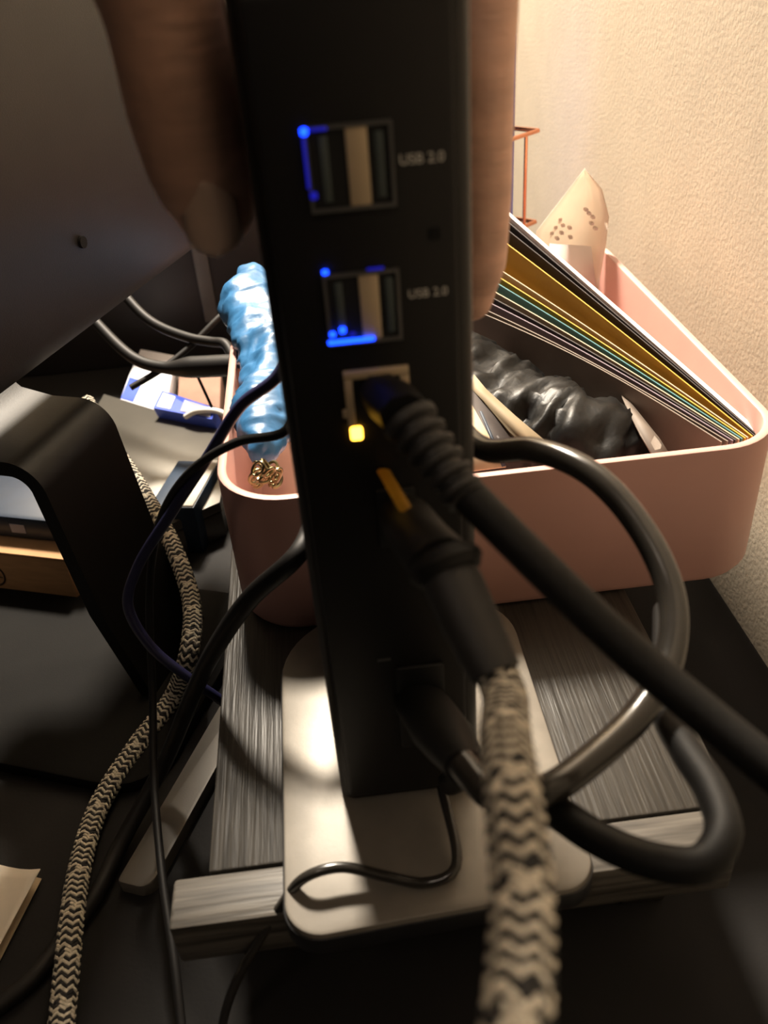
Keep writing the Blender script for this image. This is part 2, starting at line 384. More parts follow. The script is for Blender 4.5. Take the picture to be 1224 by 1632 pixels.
obj('cord', ntube([p2 - ax * 0.004, cp(850, 892, 0.150), cp(1000, 1035, 0.146), cp(1110, 1128, 0.141), cp(1224, 1222, 0.136), cp(1400, 1360, 0.13)], 0.0034, 0.002, 18), 'rubber', en)

# braided video cable in front
vc = empty('braided_cable', ony(640, 815, 0)); tag(vc, 'black and cream braided cable plugged into the dock front, nearest the camera', 'cable')
q0, q1, q2, q3, q4 = ony(640, 812, -0.0012), cp(672, 862, 0.160), cp(712, 905, 0.151), cp(745, 980, 0.148), cp(792, 1078, 0.144)
f1 = (q1 - q0).normalized()
obj('plug_shell', ntube([q0, q0.lerp(q1, 0.5), q1], 0.0046, 0.002, 8, flat=0.5, ref=V((1, 0, 0)), smooth=False), 'port_metal', vc, angle=30)
obj('plug_body', ntube([q0.lerp(q1, 0.25), q1, q2], [0.0058, 0.0060, 0.0064], 0.002, 16, flat=0.8), 'rubber', vc)
obj('collar', ntube([q2 - (q3 - q2).normalized() * 0.0025, q2, q2 + (q3 - q2).normalized() * 0.0022], [0.0058, 0.0069, 0.0058], 0.0008, 20), 'rubber', vc)
obj('grip', ntube([q2, q2.lerp(q3, 0.4), q3, q3.lerp(q4, 0.6), q4], [0.0050, 0.0055, 0.0054, 0.0050, 0.0046], 0.002, 18, flat=0.9), 'rubber_grey', vc)
ys = ony(612, 752, -0.001); ye = cp(690, 888, 0.150)
obj('yellow_tab', ntube([ys, ys.lerp(ye, 0.5), ye], 0.0016, 0.002, 8, flat=0.5, smooth=False), 'yellow_plastic', vc)
bp_ = [q4 - (q4 - q3).normalized() * 0.002, q4 + (q4 - q3).normalized() * 0.002, cp(806, 1180, 0.122), cp(821, 1300, 0.106), cp(832, 1420, 0.0985), cp(829, 1550, 0.091), cp(822, 1640, 0.086), cp(812, 1780, 0.082), cp(800, 2000, 0.085)]
obj('core', ntube(bp_, 0.0031, 0.002, 16), 'yarn_black', vc)
tag(obj('woven_sleeve', braid(bp_, 0.0034), ['yarn_cream', 'yarn_black'], vc), kind='stuff')

# braided cable on the desk at left
bc = empty('braided_cable', onz(130, 1400, DESK)); tag(bc, 'black and cream braided cable curving across the desk left of the riser', 'cable')
zz = DESK + 0.0056
bp2 = [cp(138, 640, 0.455), cp(176, 705, 0.435), cp(232, 792, 0.412), cp(275, 870, 0.39), cp(305, 960, 0.372), cp(301, 1040, 0.352), onz(276, 1110, zz + 0.004), onz(216, 1192, zz + 0.001), onz(160, 1280, zz), onz(130, 1370, zz + 0.0018), onz(115, 1460, zz + 0.0050), onz(105, 1560, zz + 0.0030), onz(97, 1640, zz), onz(85, 1800, zz)]
obj('core', ntube(bp2, 0.0033, 0.003, 14), 'yarn_black', bc)
tag(obj('woven_sleeve', braid(bp2, 0.0037), ['yarn_cream', 'yarn_black'], bc), kind='stuff')

# glossy cable arc and second loop
gl = empty('monitor_cable', ony(675, 1150, 0)); tag(gl, 'glossy thick black cable arching from behind the dock over the pink bin', 'cable')
obj('cord', ntube([V((0.0, 0.088, 0.075)), V((0.014, 0.0775, 0.083)), cp(775, 717, 0.222), cp(850, 717, 0.212), cp(945, 757, 0.2), cp(1027, 850, 0.192), cp(1071, 955, 0.186), cp(1066, 1052, 0.180), cp(1018, 1138, 0.173), cp(940, 1213, 0.166), cp(865, 1262, 0.162), cp(790, 1270, 0.164), cp(735, 1215, 0.171)], 0.0031, 0.002, 18), 'cable_gloss', gl)
s0, s1 = ony(672, 1120, -0.001), cp(745, 1228, 0.170)
obj('plug', ntube([s0, s0.lerp(s1, 0.5), s1], [0.0072, 0.0070, 0.0046], 0.002, 12, flat=0.8), 'rubber', gl)
lc = empty('looped_cable', ony(690, 1180, 0)); tag(lc, 'dull black cable looping low in front of the riser edge', 'cable')
obj('cord', ntube([V((0.006, -0.006, 0.012)), cp(790, 1228, 0.182), cp(880, 1288, 0.166), cp(960, 1340, 0.157), cp(1050, 1374, 0.150), cp(1120, 1376, 0.148), cp(1152, 1330, 0.151), cp(1135, 1262, 0.160), cp(1092, 1195, 0.172), cp(1060, 1130, 0.186), cp(1062, 1050, 0.202), cp(1062, 970, 0.22)], 0.0033, 0.002, 16), 'rubber', lc)
pw = empty('power_cable', onz(690, 1408, 0)); tag(pw, 'thin black power cable bending over the front corner of the grey plate', 'cable')
obj('cord', ntube([V((0.004, -0.004, 0.008)), onz(725, 1385, 0.004), onz(680, 1407, 0.0018), onz(610, 1396, 0.004), onz(545, 1382, 0.0065), onz(490, 1396, 0.0055), cp(445, 1448, 0.226), cp(395, 1528, 0.232), cp(362, 1602, 0.245), cp(345, 1700, 0.265)], 0.0014, 0.002, 10), 'cable_gloss', pw)

# cables at left
tag(obj('usb_cable', ntube([V((-0.010, 0.095, 0.100)), V((-0.022, 0.079, 0.1035)), cp(440, 602, 0.246), cp(385, 645, 0.252), cp(332, 727, 0.262), cp(270, 822, 0.275), cp(219, 905, 0.285), cp(204, 965, 0.291), cp(240, 1030, 0.298), cp(300, 1080, 0.304), cp(352, 1116, 0.312), cp(400, 1160, 0.33)], 0.0018, 0.002, 12), 'cable_navy'),
    'dark navy cable looping from dock to beneath the riser edge', 'cable')
tag(obj('usb_cable', ntube([V((-0.012, 0.092, 0.086)), V((-0.023, 0.0785, 0.088)), cp(455, 687, 0.246), cp(380, 704, 0.252), cp(312, 744, 0.262), cp(268, 800, 0.275), cp(247, 862, 0.285), cp(238, 955, 0.298), cp(243, 1100, 0.305), cp(246, 1250, 0.295), cp(259, 1400, 0.272), cp(279, 1540, 0.255), cp(292, 1660, 0.245)], 0.0014, 0.002, 12), 'cable_black'),
    'thin black cable hanging straight down beside the braided cable', 'cable')
tag(obj('power_cable', ntube([V((-0.004, 0.0785, 0.058)), V((-0.018, 0.0785, 0.052)), cp(474, 884, 0.250), cp(402, 950, 0.258), cp(345, 1030, 0.275), cp(310, 1100, 0.295), cp(262, 1215, 0.318), onz(195, 1340, DESK + 0.006), onz(150, 1430, DESK + 0.0042), onz(105, 1490, DESK + 0.0034), onz(50, 1560, DESK + 0.0034), onz(-40, 1630, DESK + 0.0034)], 0.0030, 0.002, 14), 'cable_black'),
    'thick matte black cable running down across the grey bar onto the desk', 'cable')

# ================================================================== MONITOR AND STAND
mdir = V((0.3609, 0.9326, 0)); pdir = V((0.9326, -0.3609, 0))
A = cp(300, 400, 0.40); mz = A.z
FR = Matrix.Translation(V((A.x, A.y, 0))) @ Matrix((( pdir.x, mdir.x, 0, 0), (pdir.y, mdir.y, 0, 0), (0, 0, 1, 0), (0, 0, 0, 1)))   # local (p, m, z)
mo = empty('computer_monitor', FR @ V((0.01, -0.07, DESK))); tag(mo, 'large dark monitor seen from behind on an angled black stand', 'monitor')
bm = bmesh.new()
prof = [(-0.022, mz - 0.004), (-0.006, mz - 0.004), (0.0, mz + 0.004), (0.002, mz + 0.10), (-0.004, mz + 0.22), (-0.010, mz + 0.25), (-0.022, mz + 0.25)]
loft(bm, [[FR @ V((p, m, z)) for p, z in prof] for m in (-0.42, 0.022)])
obj('back_cover', bm, 'monitor_black', mo, angle=50)
obj('screen_frame', nbox((-0.030, -0.425, mz - 0.006), (-0.022, 0.026, mz + 0.255), 0.001, frame=FR), 'stand_black', mo)
h = V(cp(130, 386, 0.40)); hl = FR.inverted() @ h
# screw hole on the back cover surface
n_h = ray(130, 386); inv = FR.inverted(); lc0 = inv @ CAM; lr = inv.to_3x3() @ n_h
t = (0.0008 - lc0.x) / lr.x; hp = lc0 + lr * t
bm = bmesh.new(); bmesh.ops.create_cone(bm, cap_ends=True, segments=14, radius1=0.0022, radius2=0.0022, depth=0.002, matrix=FR @ Matrix.Translation(V((hp.x, hp.y, hp.z))) @ Matrix.Rotation(math.pi / 2, 4, 'Y'))
obj('screw_hole', bm, 'hole', mo)
Bt = FR.inverted() @ cp(168, 640, 0.347); Bf = FR.inverted() @ onz(330, 1000, DESK)
At = FR.inverted() @ onz(52, 745, Bt.z)
m0, m1 = At.y, Bt.y
pz = []
tp = Bt.x
for (p, z) in ((tp - 0.050, mz + 0.02), (tp - 0.046, Bt.z + 0.012), (tp - 0.038, Bt.z + 0.004), (tp - 0.024, Bt.z + 0.001)): pz.append((p, z))
for k in range(9):
    a = math.radians(90 - 80 * k / 8); pz.append((tp - 0.012 + 0.014 * math.cos(a), Bt.z - 0.013 + 0.014 * math.sin(a)))
pz += [(tp + 0.008, -0.02), (Bf.x, DESK + 0.006)]
outer = pz
inner = []
for i, (p, z) in enumerate(pz):
    a, b = pz[max(i - 1, 0)], pz[min(i + 1, len(pz) - 1)]; t2 = V((b[0] - a[0], b[1] - a[1])).normalized(); inner.append((p - t2.y * -0.006 * -1 * -1, z + t2.x * -0.006))
bm = bmesh.new(); loft(bm, [[FR @ V((p, m, z)) for p, z in outer + inner[::-1]] for m in (m0, m1)])
obj('stand_neck', bm, 'stand_black', mo, angle=35)
base = [tuple((FR @ V((p, m, 0)))[:2]) for p, m in rrect(Bf.x - 0.16, Bf.x + 0.022, m0 - 0.045, m1 + 0.02, 0.02, 6)]
obj('stand_base', slab(base, DESK, DESK + 0.006, 0.0012), 'base_black', mo)

# ================================================================== HAND
hd = empty('hand', (-0.01, 0.03, DH)); tag(hd, 'bare hand gripping the top of the black dock from above', 'hand')
bm = bmesh.new()
th_pts = [(-0.0328, 0.0300, 0.1562), (-0.0334, 0.0300, 0.1595), (-0.0344, 0.0290, 0.1665), (-0.0346, 0.0280, 0.1760), (-0.0352, 0.0262, 0.1900), (-0.0364, 0.0240, 0.2060), (-0.0350, 0.0220, 0.2240), (-0.020, 0.024, 0.2420)]
tube(bm, th_pts, [0.0084, 0.0098, 0.0105, 0.0112, 0.0107, 0.0120, 0.0155, 0.0180], 0.0015, 20, round_ends=True)
for k, (y, tipz, rr) in enumerate(((0.038, 0.1275, 0.0074), (0.0560, 0.120, 0.0078), (0.0725, 0.124, 0.0074), (0.0880, 0.140, 0.0066))):
    xo = 0.0150 + rr
    pts = [(xo - 0.0012, y + 0.001, tipz), (xo - 0.0002, y, tipz + 0.010), (xo + 0.0003, y, tipz + 0.026), (xo + 0.0004, y, 0.172), (xo + 0.0002, y - 0.001, 0.196), (xo - 0.003, y - 0.003, 0.214), (xo - 0.018, y - 0.008, 0.229), (-0.020, 0.010 + y * 0.35, 0.243), (-0.045, -0.012 + y * 0.18, 0.262)]
    tube(bm, pts, [rr * 0.72, rr * 0.95, rr, rr * 1.03, rr * 1.08, rr * 1.22, rr * 1.5, rr * 1.75, rr * 1.9], 0.0015, 18, round_ends=True)
tube(bm, [(-0.005, 0.04, 0.235), (-0.03, 0.012, 0.25), (-0.055, -0.02, 0.275), (-0.11, -0.09, 0.33), (-0.20, -0.22, 0.42)], [0.014, 0.020, 0.025, 0.030, 0.038], 0.003, 22, round_ends=True)
ho = obj('hand_skin', bm, 'skin', hd)
rm = ho.modifiers.new('remesh', 'REMESH'); rm.mode = 'VOXEL'; rm.voxel_size = 0.0011; rm.use_smooth_shade = True
sm = ho.modifiers.new('smooth', 'SMOOTH'); sm.factor = 0.5; sm.iterations = 4
# thumb nail: curved plate on the camera side of the thumb tip
bm = bmesh.new(); rows = []
for i in range(9):
    u = i / 8.0; z = 0.1500 + 0.0125 * u
    w = 0.0066 * (1 - 0.25 * (2 * abs(u - 0.45)) ** 3)
    row = []
    for j in range(11):
        s = -1 + 2 * j / 10.0; ang = s * 0.85
        row.append(V((-0.0330 + w * 1.15 * math.sin(ang), 0.0302 - (0.0084 + 0.0016 * u) * math.cos(ang) - 0.0012, z + 0.0012 * (1 - abs(s)) * (-1 if u < 0.5 else 1))))
    rows.append(row)
loft(bm, rows, cap0=False, cap1=False, closed=False)
no = obj('thumb_nail', bm, 'nail', hd); so = no.modifiers.new('solid', 'SOLIDIFY'); so.thickness = 0.0006

# ================================================================== IN THE BIN
# fanned folders: (left px, right px, face colour, edge colour, y at left end, thickness)
def sheet(name, lpx, rpx, yl, yr, th, m, bow=0.0, drop=0.0):
    a, b = ony(rpx[0], rpx[1], yr), ony(lpx[0], lpx[1], yl)
    b = a + (b - a) * 1.10
    bm = bmesh.new(); dirn = (b - a); nrm = V((-dirn.y, dirn.x, 0)).normalized()
    rings = []; n = 14
    for i in range(n + 1):
        t = i / n; p = a.lerp(b, t) - nrm * (bow * math.sin(math.pi * t)) + V((0, 0, -drop * math.sin(math.pi * t)))
        zb = BZ0 + 0.0045
        rings.append([V((p.x, p.y, p.z)) - nrm * th / 2, V((p.x, p.y, p.z)) + nrm * th / 2, V((p.x, p.y, zb)) + nrm * th / 2, V((p.x, p.y, zb)) - nrm * th / 2])
    loft(bm, rings); return obj(name, bm, m, angle=60)
F = [((818, 347), (1210, 690), 0.252, 0.104, 0.0020, 'folder_white', 0, 'white folder leaning at the back of the fan in the pink bin'),
     ((815, 358), (1206, 692), 0.250, 0.103, 0.0006, 'folder_dark', 0, 'sheet coloured dark as the shade below the white folder edge'),  # charcoal colour paints the shade under the white folder's edge
     ((811, 369), (1203, 694), 0.247, 0.102, 0.0005, 'folder_dark', 0.001, 'second sheet coloured dark as shade in front of the white folder'),
     ((806, 388), (1199, 695), 0.243, 0.101, 0.0006, 'folder_yellow', 0.001, 'mustard yellow folder, the broadest band of the fan'),
     ((796, 430), (1192, 697), 0.236, 0.100, 0.0006, 'folder_cream', 0.001, 'cream sheet between the mustard and the teal folders'),
     ((793, 441), (1188, 698), 0.234, 0.0995, 0.0006, 'folder_yellow', 0.001, 'narrow yellow sheet just above the teal folder'),
     ((789, 450), (1183, 699), 0.231, 0.099, 0.0006, 'folder_teal', 0.001, 'teal folder in the middle of the fan'),
     ((783, 463), (1178, 700), 0.228, 0.0985, 0.0006, 'folder_cream', 0.0015, 'beige sheet just below the teal folder'),
     ((779, 473), (1173, 701), 0.225, 0.098, 0.0006, 'folder_dark', 0.002, 'dark sheet between the beige and mauve folders'),
     ((774, 481), (1168, 702), 0.222, 0.0975, 0.0006, 'folder_purple', 0.0025, 'mauve grey folder near the front of the fan'),
     ((768, 493), (1160, 703), 0.218, 0.097, 0.0006, 'folder_grey', 0.003, 'grey brown sheet second from the front of the fan'),
     ((763, 500), (1150, 704), 0.215, 0.0965, 0.0006, 'folder_grey', 0.0045, 'grey brown sheet at the very front of the fan')]
for lp, rp, yl, yr, t_, m_, bw, lb in F:
    tag(sheet('file_folder', lp, rp, yl, yr, t_, m_, bw * 1.2), lb, 'folder', 'folders fanned in the pink bin')
# curled receipt standing behind the folders
rc = empty('paper_slip', ony(930, 420, 0.282)); tag(rc, 'curled white paper slip standing behind the folders against the wall', 'paper')
bm = bmesh.new(); rows = []
top = [(932, 268), (946, 281), (958, 300), (967, 320), (971, 345)]
Lft = [(932, 268), (915, 290), (890, 322), (862, 358), (820, 412)]
rowsn = 10
for i in range(rowsn + 1):
    u = i / rowsn; row = []
    for j in range(9):
        v = j / 8.0
        # left edge from peak down to (800,440); right edge from peak round to (950,460)
        def poly(P, t):
            s = t * (len(P) - 1); k = min(int(s), len(P) - 2); f_ = s - k; return (P[k][0] + (P[k + 1][0] - P[k][0]) * f_, P[k][1] + (P[k + 1][1] - P[k][1]) * f_)
        l = poly([(932, 268), (905, 303), (878, 338), (855, 368), (845, 440), (850, 520)], u); r_ = poly([(932, 268), (960, 302), (971, 345), (966, 390), (955, 450), (950, 540)], u)
        x = l[0] + (r_[0] - l[0]) * v; y = l[1] + (r_[1] - l[1]) * v
        row.append(ony(x, y, 0.283 + 0.010 * math.sin(math.pi * v) * (0.3 + u) - 0.016 * max(0, v - 0.7)))
    rows.append(row)
loft(bm, rows, cap0=False, cap1=False, closed=False)
o = obj('sheet', bm, 'paper', rc, angle=80); so = o.modifiers.new('solid', 'SOLIDIFY'); so.thickness = 0.0003
bm = bmesh.new()
for (x, y) in ((893, 350), (886, 363), (898, 360), (880, 372), (896, 372), (909, 364), (889, 381), (910, 379), (940, 341), (946, 347), (935, 335), (944, 357), (950, 365)):
    c = ony(x, y, 0.2865 if x < 925 else 0.2815); box(bm, (c.x - 0.0008, c.y - 0.0004, c.z - 0.0006), (c.x + 0.0008, c.y + 0.003, c.z + 0.0006))
obj('faint_print', bm, 'print_faint', rc)
bm = bmesh.new()
ps = [ony(876, 388, 0.277), ony(942, 392, 0.2785), ony(950, 460, 0.277), ony(930, 560, 0.275), ony(862, 520, 0.275)]
vs = [bm.verts.new(p) for p in ps]; bm.faces.new(vs)
o = obj('folded_layer', bm, 'folder_white', rc); so = o.modifiers.new('solid', 'SOLIDIFY'); so.thickness = 0.0004

def crumple(bm, c, sc, seed, amp=0.25, freq=1.6, sub=4, rot=0.0):
    r = bmesh.ops.create_icosphere(bm, subdivisions=sub, radius=1.0)
    R = Matrix.Rotation(rot, 3, 'Z')
    for v in r['verts']:
        p = v.co.copy()
        q = p * freq + V((seed * 3.1, seed * 1.7, seed))
        k = abs(noise.noise(q)) * 1.0 + 0.5 * abs(noise.noise(q * 2.3)) + 0.25 * abs(noise.noise(q * 4.7))
        p = p * (1 - amp + amp * 1.6 * k)
        v.co = V(c) + R @ V((p.x * sc[0], p.y * sc[1], p.z * sc[2]))
    return bm
def film_bag(name, pts, rad, m, lb, seed, amp=0.35, flat=0.85, cell=0.006, zmin=BZ0 + 0.004):
    """crumpled film: coarse creased facets, then softened"""
    bm = bmesh.new(); tube(bm, pts, rad, cell, 40, flat=flat, round_ends=True)
    rr = sum(rad) / len(rad); bm.normal_update()
    for v in bm.verts:
        q = v.co * 55.0 + V((seed, seed * 2.0, seed * 0.7)); w = V((noise.noise(q * 0.8), noise.noise(q * 0.8 + V((9, 0, 0))), 0)) * 0.8
        h = (1 - 2 * abs(noise.noise(q + w))) * 0.6 + (1 - 2 * abs(noise.noise(q * 2.3 + w))) * 0.42 + (1 - 2 * abs(noise.noise(q * 4.6 - w))) * 0.16 + noise.noise(q * 0.5) * 0.8
        v.co += v.normal * rr * amp * h
        if v.co.z < zmin: v.co.z = zmin
    o = obj(name, bm, m, angle=180); tag(o, lb, 'plastic bag')
    return o
film_bag('plastic_bag', [ony(408, 450, 0.262), ony(408, 492, 0.240), ony(424, 545, 0.208), ony(430, 600, 0.178), ony(430, 660, 0.150), ony(420, 718, 0.122)], [0.0065, 0.0128, 0.0120, 0.0092, 0.0105, 0.0040], 'blue_film', 'crumpled sky blue plastic bag along the left side of the pink bin', 4, 0.42, cell=0.0012)
film_bag('plastic_bag', [V((0.012, 0.222, 0.026)), V((0.037, 0.188, 0.026)), V((0.055, 0.159, 0.024)), V((0.078, 0.132, 0.020)), V((0.099, 0.109, 0.012))], [0.020, 0.026, 0.027, 0.022, 0.010], 'black_film', 'crinkled glossy black plastic bag in front of the fanned folders', 9, 0.35, cell=0.0015)
# cards near the bin front
def card(name, px, m, lb, cat, th=0.0006):
    bm = bmesh.new(); vs = [bm.verts.new(p) for p in px]; bm.faces.new(vs); o = obj(name, bm, m); so = o.modifiers.new('solid', 'SOLIDIFY'); so.thickness = th; return tag(o, lb, cat)
card('paper_card', [ony(755, 598, 0.138), ony(775, 622, 0.130), ony(822, 665, 0.115), ony(890, 722, 0.098), ony(862, 735, 0.096), ony(812, 690, 0.108), ony(770, 640, 0.124), ony(750, 620, 0.132)], 'card_cream', 'long cream paper card sloping beside the black bag', 'card')
card('paper_card', [ony(748, 612, 0.134), ony(790, 662, 0.117), ony(835, 712, 0.103), ony(800, 740, 0.094), ony(752, 680, 0.112)], 'folder_dark', 'dark curled card between dock and cream card', 'card')
card('paper_card', [ony(748, 640, 0.122), ony(770, 680, 0.112), ony(806, 745, 0.092), ony(750, 752, 0.092)], 'folder_cream', 'beige card right behind the bin front beside the dock', 'card')
card('paper_card', [ony(764, 655, 0.1100), ony(768, 655, 0.1098), ony(806, 742, 0.0905), ony(800, 743, 0.0905)], 'navy_cover', 'narrow navy strip along the edge of the beige card', 'card')
card('paper_card', [ony(985, 620, 0.150), ony(1010, 650, 0.135), ony(1050, 700, 0.110), ony(1064, 722, 0.098), ony(1040, 728, 0.098), ony(1020, 695, 0.112), ony(1000, 655, 0.130)], 'folder_grey', 'curved beige card at the right end of the black bag', 'card')
# gold chain
ch = empty('gold_chain', ony(425, 765, 0.098)); tag(ch, 'small tangled gold chain in the left front corner of the bin', 'chain')
def torus_pts(c, r, ax, n=16):
    ax = V(ax).normalized(); u = ax.orthogonal().normalized(); w = ax.cross(u); return [V(c) + u * r * math.cos(2 * math.pi * i / n) + w * r * 0.7 * math.sin(2 * math.pi * i / n) for i in range(n + 1)]
rnd = random.Random(5)
for k in range(16):
    c = ony(404 + 46 * rnd.random(), 768 - 26 * rnd.random(), 0.093 + 0.010 * rnd.random())
    obj('link', ntube(torus_pts(c, 0.0022 + 0.0008 * rnd.random(), (rnd.random() - 0.5, rnd.random() - 0.5, rnd.random() - 0.5)), 0.00055, 0.0006, 8), 'gold', ch)

# ================================================================== BEHIND THE BIN
# rose gold wire rack with a blue booklet
rk = empty('wire_rack', onz(830, 352, DESK) if False else V((0.100, 0.40, DESK))); tag(rk, 'rose gold wire rack standing behind the bin near the wall', 'rack')
c0 = ony(858, 208, 0.385)
def rackring(z, s=1.0): return [V((c0.x, c0.y, z)), V((c0.x - 0.075, c0.y + 0.075, z)), V((c0.x - 0.125, c0.y + 0.035, z)), V((c0.x - 0.050, c0.y - 0.040, z)), V((c0.x, c0.y, z))]
zlow = ony(848, 354, 0.385).z
for nm, z in (('wire_hoop', c0.z), ('wire_hoop', zlow), ('wire_hoop', DESK + 0.002)):
    R_ = rackring(z); bm = bmesh.new()
    for a, b in zip(R_, R_[1:]): tube(bm, [a, a.lerp(b, 0.5), b], 0.0013, seg=8, smooth=False)
    obj(nm, bm, 'rose_gold', rk)
R_ = rackring(0)
for a, b in zip(R_, R_[1:]):
    for t in (0.18, 0.82):
        p = a.lerp(b, t); obj('upright_wire', ntube([V((p.x, p.y, DESK + 0.001)), V((p.x, p.y, 0.02)), V((p.x, p.y, c0.z))], 0.0011, seg=8, smooth=False), 'rose_gold', rk)
c = ony(822, 95, 0.41)
FB = Matrix.Translation(V((c.x - 0.036, c.y + 0.012, 0))) @ Matrix.Rotation(math.radians(-38), 4, 'Z')
bm = nbox((-0.040, -0.0035, DESK + 0.0035), (0.040, 0.0035, c.z + 0.014), 0.0005, frame=FB)
tag(obj('booklet', bm, 'blue_print'), 'blue booklet standing inside the rose gold rack', 'booklet')

# grey laptop behind the stand
zl = DESK + 0.022
lp = empty('laptop', onz(260, 720, DESK)); tag(lp, 'closed matte grey laptop lying between monitor stand and pink bin', 'laptop')
q = [onz(165, 627, zl), onz(372, 690, zl), onz(350, 800, zl), onz(238, 850, zl), onz(130, 690, zl)]
def poly_slab(pts, z0, z1, bev=0.001): return slab([(p.x, p.y) for p in pts], z0, z1, bev)
obj('lid', poly_slab(q, zl - 0.006, zl, 0.0012), 'laptop_grey', lp)
obj('base', poly_slab(q, DESK, zl - 0.0065, 0.0012), 'laptop_grey', lp)
# navy book with cream pages
zb = DESK + 0.030
e0, e1, e2, e3 = onz(276, 806, zb), onz(308, 808, zb), onz(345, 742, zb), onz(318, 740, zb)
bk = empty('book', V(((e0.x + e1.x) / 2, (e0.y + e1.y) / 2 + 0.02, DESK))); tag(bk, 'dark navy book with pale page edges wedged beside the bin', 'book')
F2 = Matrix.Translation(V((e1.x, e1.y, 0))) @ Matrix.Rotation(math.atan2((e2 - e1).y, (e2 - e1).x) - math.pi / 2, 4, 'Z')
obj('cover', nbox((-0.024, 0.0, DESK), (0.0, 0.045, zb - 0.0005), 0.0006, frame=F2), 'navy_cover', bk)
obj('pages', nbox((-0.0105, 0.0008, zb - 0.006), (-0.0006, 0.0445, zb + 0.0004), 0.0002, frame=F2), 'paper', bk)
# cardboard carton with round logo
bo = onz(0, 955, DESK); b1 = onz(120, 970, DESK); dx = (b1 - bo).normalized()
F3 = Matrix.Translation(V((bo.x, bo.y, DESK))) @ Matrix.Rotation(math.atan2(dx.y, dx.x), 4, 'Z')
ct = empty('cardboard_box', V((bo.x, bo.y + 0.04, DESK))); tag(ct, 'brown cardboard box with round logo behind the stand', 'box')
obj('carton', nbox((-0.08, 0.002, 0.0005), (0.045, 0.075, 0.0285), 0.0008, frame=F3), 'cardboard', ct)
obj('lid_flap', nbox((-0.0805, 0.0015, 0.0285), (0.0455, 0.0755, 0.0300), 0.0005, frame=F3), 'cardboard', ct)
lgc = F3.inverted() @ ony(-2, 913, bo.y + 0.001); lgz = 0.0165
bm = bmesh.new(); tube(bm, [F3 @ (V((0.0, 0.0016, 0.0150)) + V((0.0068 * math.cos(a), 0, 0.0068 * math.sin(a)))) for a in [2 * math.pi * k / 32 for k in range(33)]], 0.00035, seg=6, smooth=False)
obj('logo_ring', bm, 'ink', ct)
text_mesh('lettering', 'DELL', 0.0050, 'ink', F3 @ V((0.0, 0.0015, 0.0150)), F3.to_3x3() @ ROT_FRONT, ct, 'CENTER')
pk = F3 @ V((0.0, 0.03, 0.0305))
bp3 = empty('blue_packet', pk); tag(bp3, 'blue packet lying on top of the cardboard box', 'packet')
obj('wrapper', nbox((-0.06, 0.012, 0.0303), (0.050, 0.060, 0.044), 0.003, frame=F3), 'blue_pack', bp3)
obj('print_patch', nbox((0.012, 0.0116, 0.035), (0.020, 0.0124, 0.040), frame=F3), 'barcode_grey', bp3)
# dark device with grey strip, cartons and packages behind
dv = empty('black_device', V((-0.115, 0.50, DESK))); tag(dv, 'tall black boxy device with a grey strip behind the laptop', 'device')
obj('housing', nbox((-0.30, 0.47, DESK), (-0.045, 0.56, 0.10), 0.002), 'device_black', dv)
s_ = ony(333, 470, 0.47); obj('edge_strip', nbox((s_.x - 0.006, 0.4668, DESK + 0.03), (s_.x + 0.004, 0.47, 0.095), 0.0005), 'strip_grey', dv)
def flat_carton(ps, z, th):
    return poly_slab([onz(x, y, z) for x, y in ps], z - th, z, 0.0008)
tag(obj('parcel', flat_carton([(286, 586), (352, 592), (350, 650), (283, 634)], DESK + 0.016, 0.016), 'carton_brown'), 'small brown carton in front of the black device', 'box')
wp = empty('white_package', onz(236, 610, DESK)); tag(wp, 'flat white package lit brightly left of the brown carton', 'package')
obj('carton', flat_carton([(224, 556), (279, 566), (262, 662), (190, 640), (204, 600)], DESK + 0.020, 0.020), 'paper_white', wp)
obj('blue_panel', flat_carton([(206, 600), (228, 606), (212, 640), (192, 634)], DESK + 0.0206, 0.0008), 'blue_print', wp)
k0, k1, k2, k3 = onz(258, 622, DESK + 0.034), onz(342, 650, DESK + 0.034), onz(338, 668, DESK + 0.030), onz(244, 650, DESK + 0.030)
lbp = empty('label_packet', (k0 + k1) / 2); tag(lbp, 'blue and white packet with a barcode label above the laptop edge', 'packet')
def quad(name, ps, th, m, par, off=0.0):
    bm = bmesh.new(); n = (ps[1] - ps[0]).cross(ps[3] - ps[0]).normalized()
    if n.dot(CAM - ps[0]) < 0: n = -n
    a = [p + n * off for p in ps]; b = [p + n * (off - th) for p in ps]; loft(bm, [b, a]); return obj(name, bm, m, par, angle=20)
def lerp4(u, v): return (k0.lerp(k1, u)).lerp(k3.lerp(k2, u), v)
quad('packet', [k0, k1, k2, k3], 0.012, 'blue_print', lbp)
quad('barcode_label', [lerp4(0.05, 0.12), lerp4(0.28, 0.12), lerp4(0.28, 0.88), lerp4(0.05, 0.88)], 0.0004, 'paper_white', lbp, 0.0003)
for k in range(7):
    u = 0.075 + k * 0.027; quad('bar', [lerp4(u, 0.2), lerp4(u + 0.013, 0.2), lerp4(u + 0.013, 0.8), lerp4(u, 0.8)], 0.0003, 'barcode_grey', lbp, 0.0005)
quad('text_panel', [lerp4(0.46, 0.12), lerp4(0.96, 0.12), lerp4(0.96, 0.88), lerp4(0.46, 0.88)], 0.0004, 'barcode_grey', lbp, 0.0003)
tag(obj('white_cable', ntube([onz(296, 664, DESK + 0.028), onz(315, 655, DESK + 0.033), onz(345, 655, DESK + 0.033), onz(375, 668, DESK + 0.03)], 0.0018, 0.002, 10), 'cable_white'), 'short white cable arching over the laptop edge', 'cable')
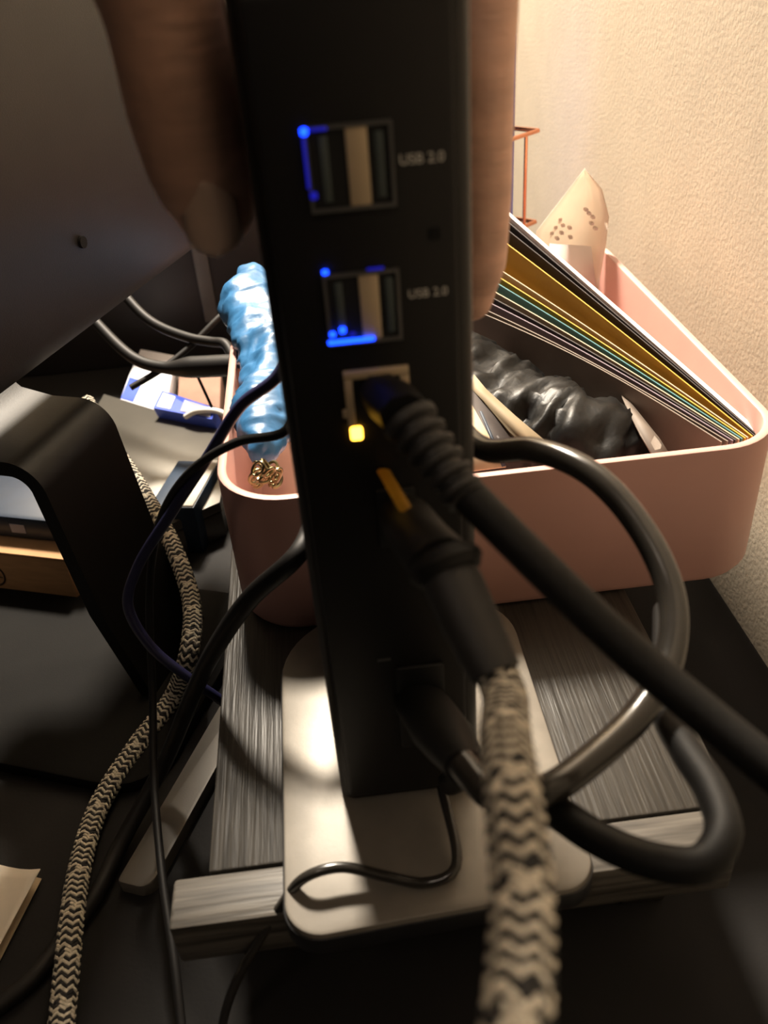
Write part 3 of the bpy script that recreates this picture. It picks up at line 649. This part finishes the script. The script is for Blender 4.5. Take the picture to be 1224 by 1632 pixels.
tag(obj('black_cable', ntube([cp(60, 420, 0.50), cp(130, 490, 0.49), cp(215, 572, 0.475), cp(262, 586, 0.47), cp(310, 585, 0.465), cp(372, 582, 0.46)], [0.0030, 0.0030, 0.0032, 0.0034, 0.0060, 0.0060], 0.002, 12), 'cable_black'), 'thick black cord with a fat connector lying behind the bin', 'cable')
tag(obj('black_cable', ntube([cp(130, 380, 0.51), cp(190, 460, 0.50), cp(240, 512, 0.49), cp(300, 538, 0.48), cp(338, 545, 0.475), cp(358, 548, 0.47), cp(372, 570, 0.465)], 0.0028, 0.002, 12), 'cable_black'), 'black cord drooping from the monitor above the fat connector', 'cable')
tag(obj('black_cable', ntube([cp(208, 618, 0.47), cp(255, 590, 0.475), cp(300, 555, 0.48), cp(345, 510, 0.485), cp(372, 485, 0.49)], 0.0018, 0.002, 10), 'cable_black'), 'thin black cord slanting up in front of the white package', 'cable')
tag(obj('black_cable', ntube([cp(308, 585, 0.475), cp(322, 615, 0.47), cp(338, 650, 0.465)], 0.0008, 0.002, 8), 'cable_black'), 'very thin black wire hanging in front of the brown carton', 'cable')

# grey bar on the desk and paper
g0, g1 = onz(214, 1407, DESK + 0.006), onz(325, 1212, DESK + 0.006)
gd = (g1 - g0); gd.z = 0; ga = math.atan2(gd.y, gd.x) - math.pi / 2
FG = Matrix.Translation(V((g0.x, g0.y, 0))) @ Matrix.Rotation(ga, 4, 'Z')
pg = [tuple((FG @ V((x, y, 0)))[:2]) for x, y in rrect(-0.0062, 0.0062, -0.001, 0.17, [0.005, 0.002, 0.002, 0.0012], 6)]
tag(obj('metal_bar', slab(pg, DESK, DESK + 0.006, 0.0008), 'bar_grey'), 'slim flat grey bar with a rounded end left of the riser', 'bar')
bm = bmesh.new(); rows = []
cA, cB, cC, cD = onz(70, 1396, DESK + 0.004), onz(-110, 1352, DESK + 0.002), onz(-160, 1700, DESK + 0.001), onz(-2, 1525, DESK + 0.004)
for i in range(11):
    u = i / 10.0; row = []
    for j in range(11):
        v = j / 10.0; p = cA.lerp(cB, v).lerp(cD.lerp(cC, v), u); row.append(p + V((0, 0, 0.004 * max(0, 1 - v * 3.2) ** 2 * (1 - 0.3 * u))))
    rows.append(row)
loft(bm, rows, cap0=False, cap1=False, closed=False)
pp = empty('paper_sheet', cA.lerp(cC, 0.5)); tag(pp, 'white paper sheet with a lifted corner on the desk, bottom left', 'paper')
o = obj('top_sheet', bm, 'paper', pp); so = o.modifiers.new('solid', 'SOLIDIFY'); so.thickness = 0.0003
bm = bmesh.new(); vs = [bm.verts.new(p) for p in (onz(66, 1400, DESK + 0.0015), onz(-110, 1360, DESK + 0.001), onz(-170, 1700, DESK + 0.001), onz(0, 1530, DESK + 0.0015))]; bm.faces.new(vs)
o = obj('lower_sheet', bm, 'folder_cream', pp); so = o.modifiers.new('solid', 'SOLIDIFY'); so.thickness = 0.0003
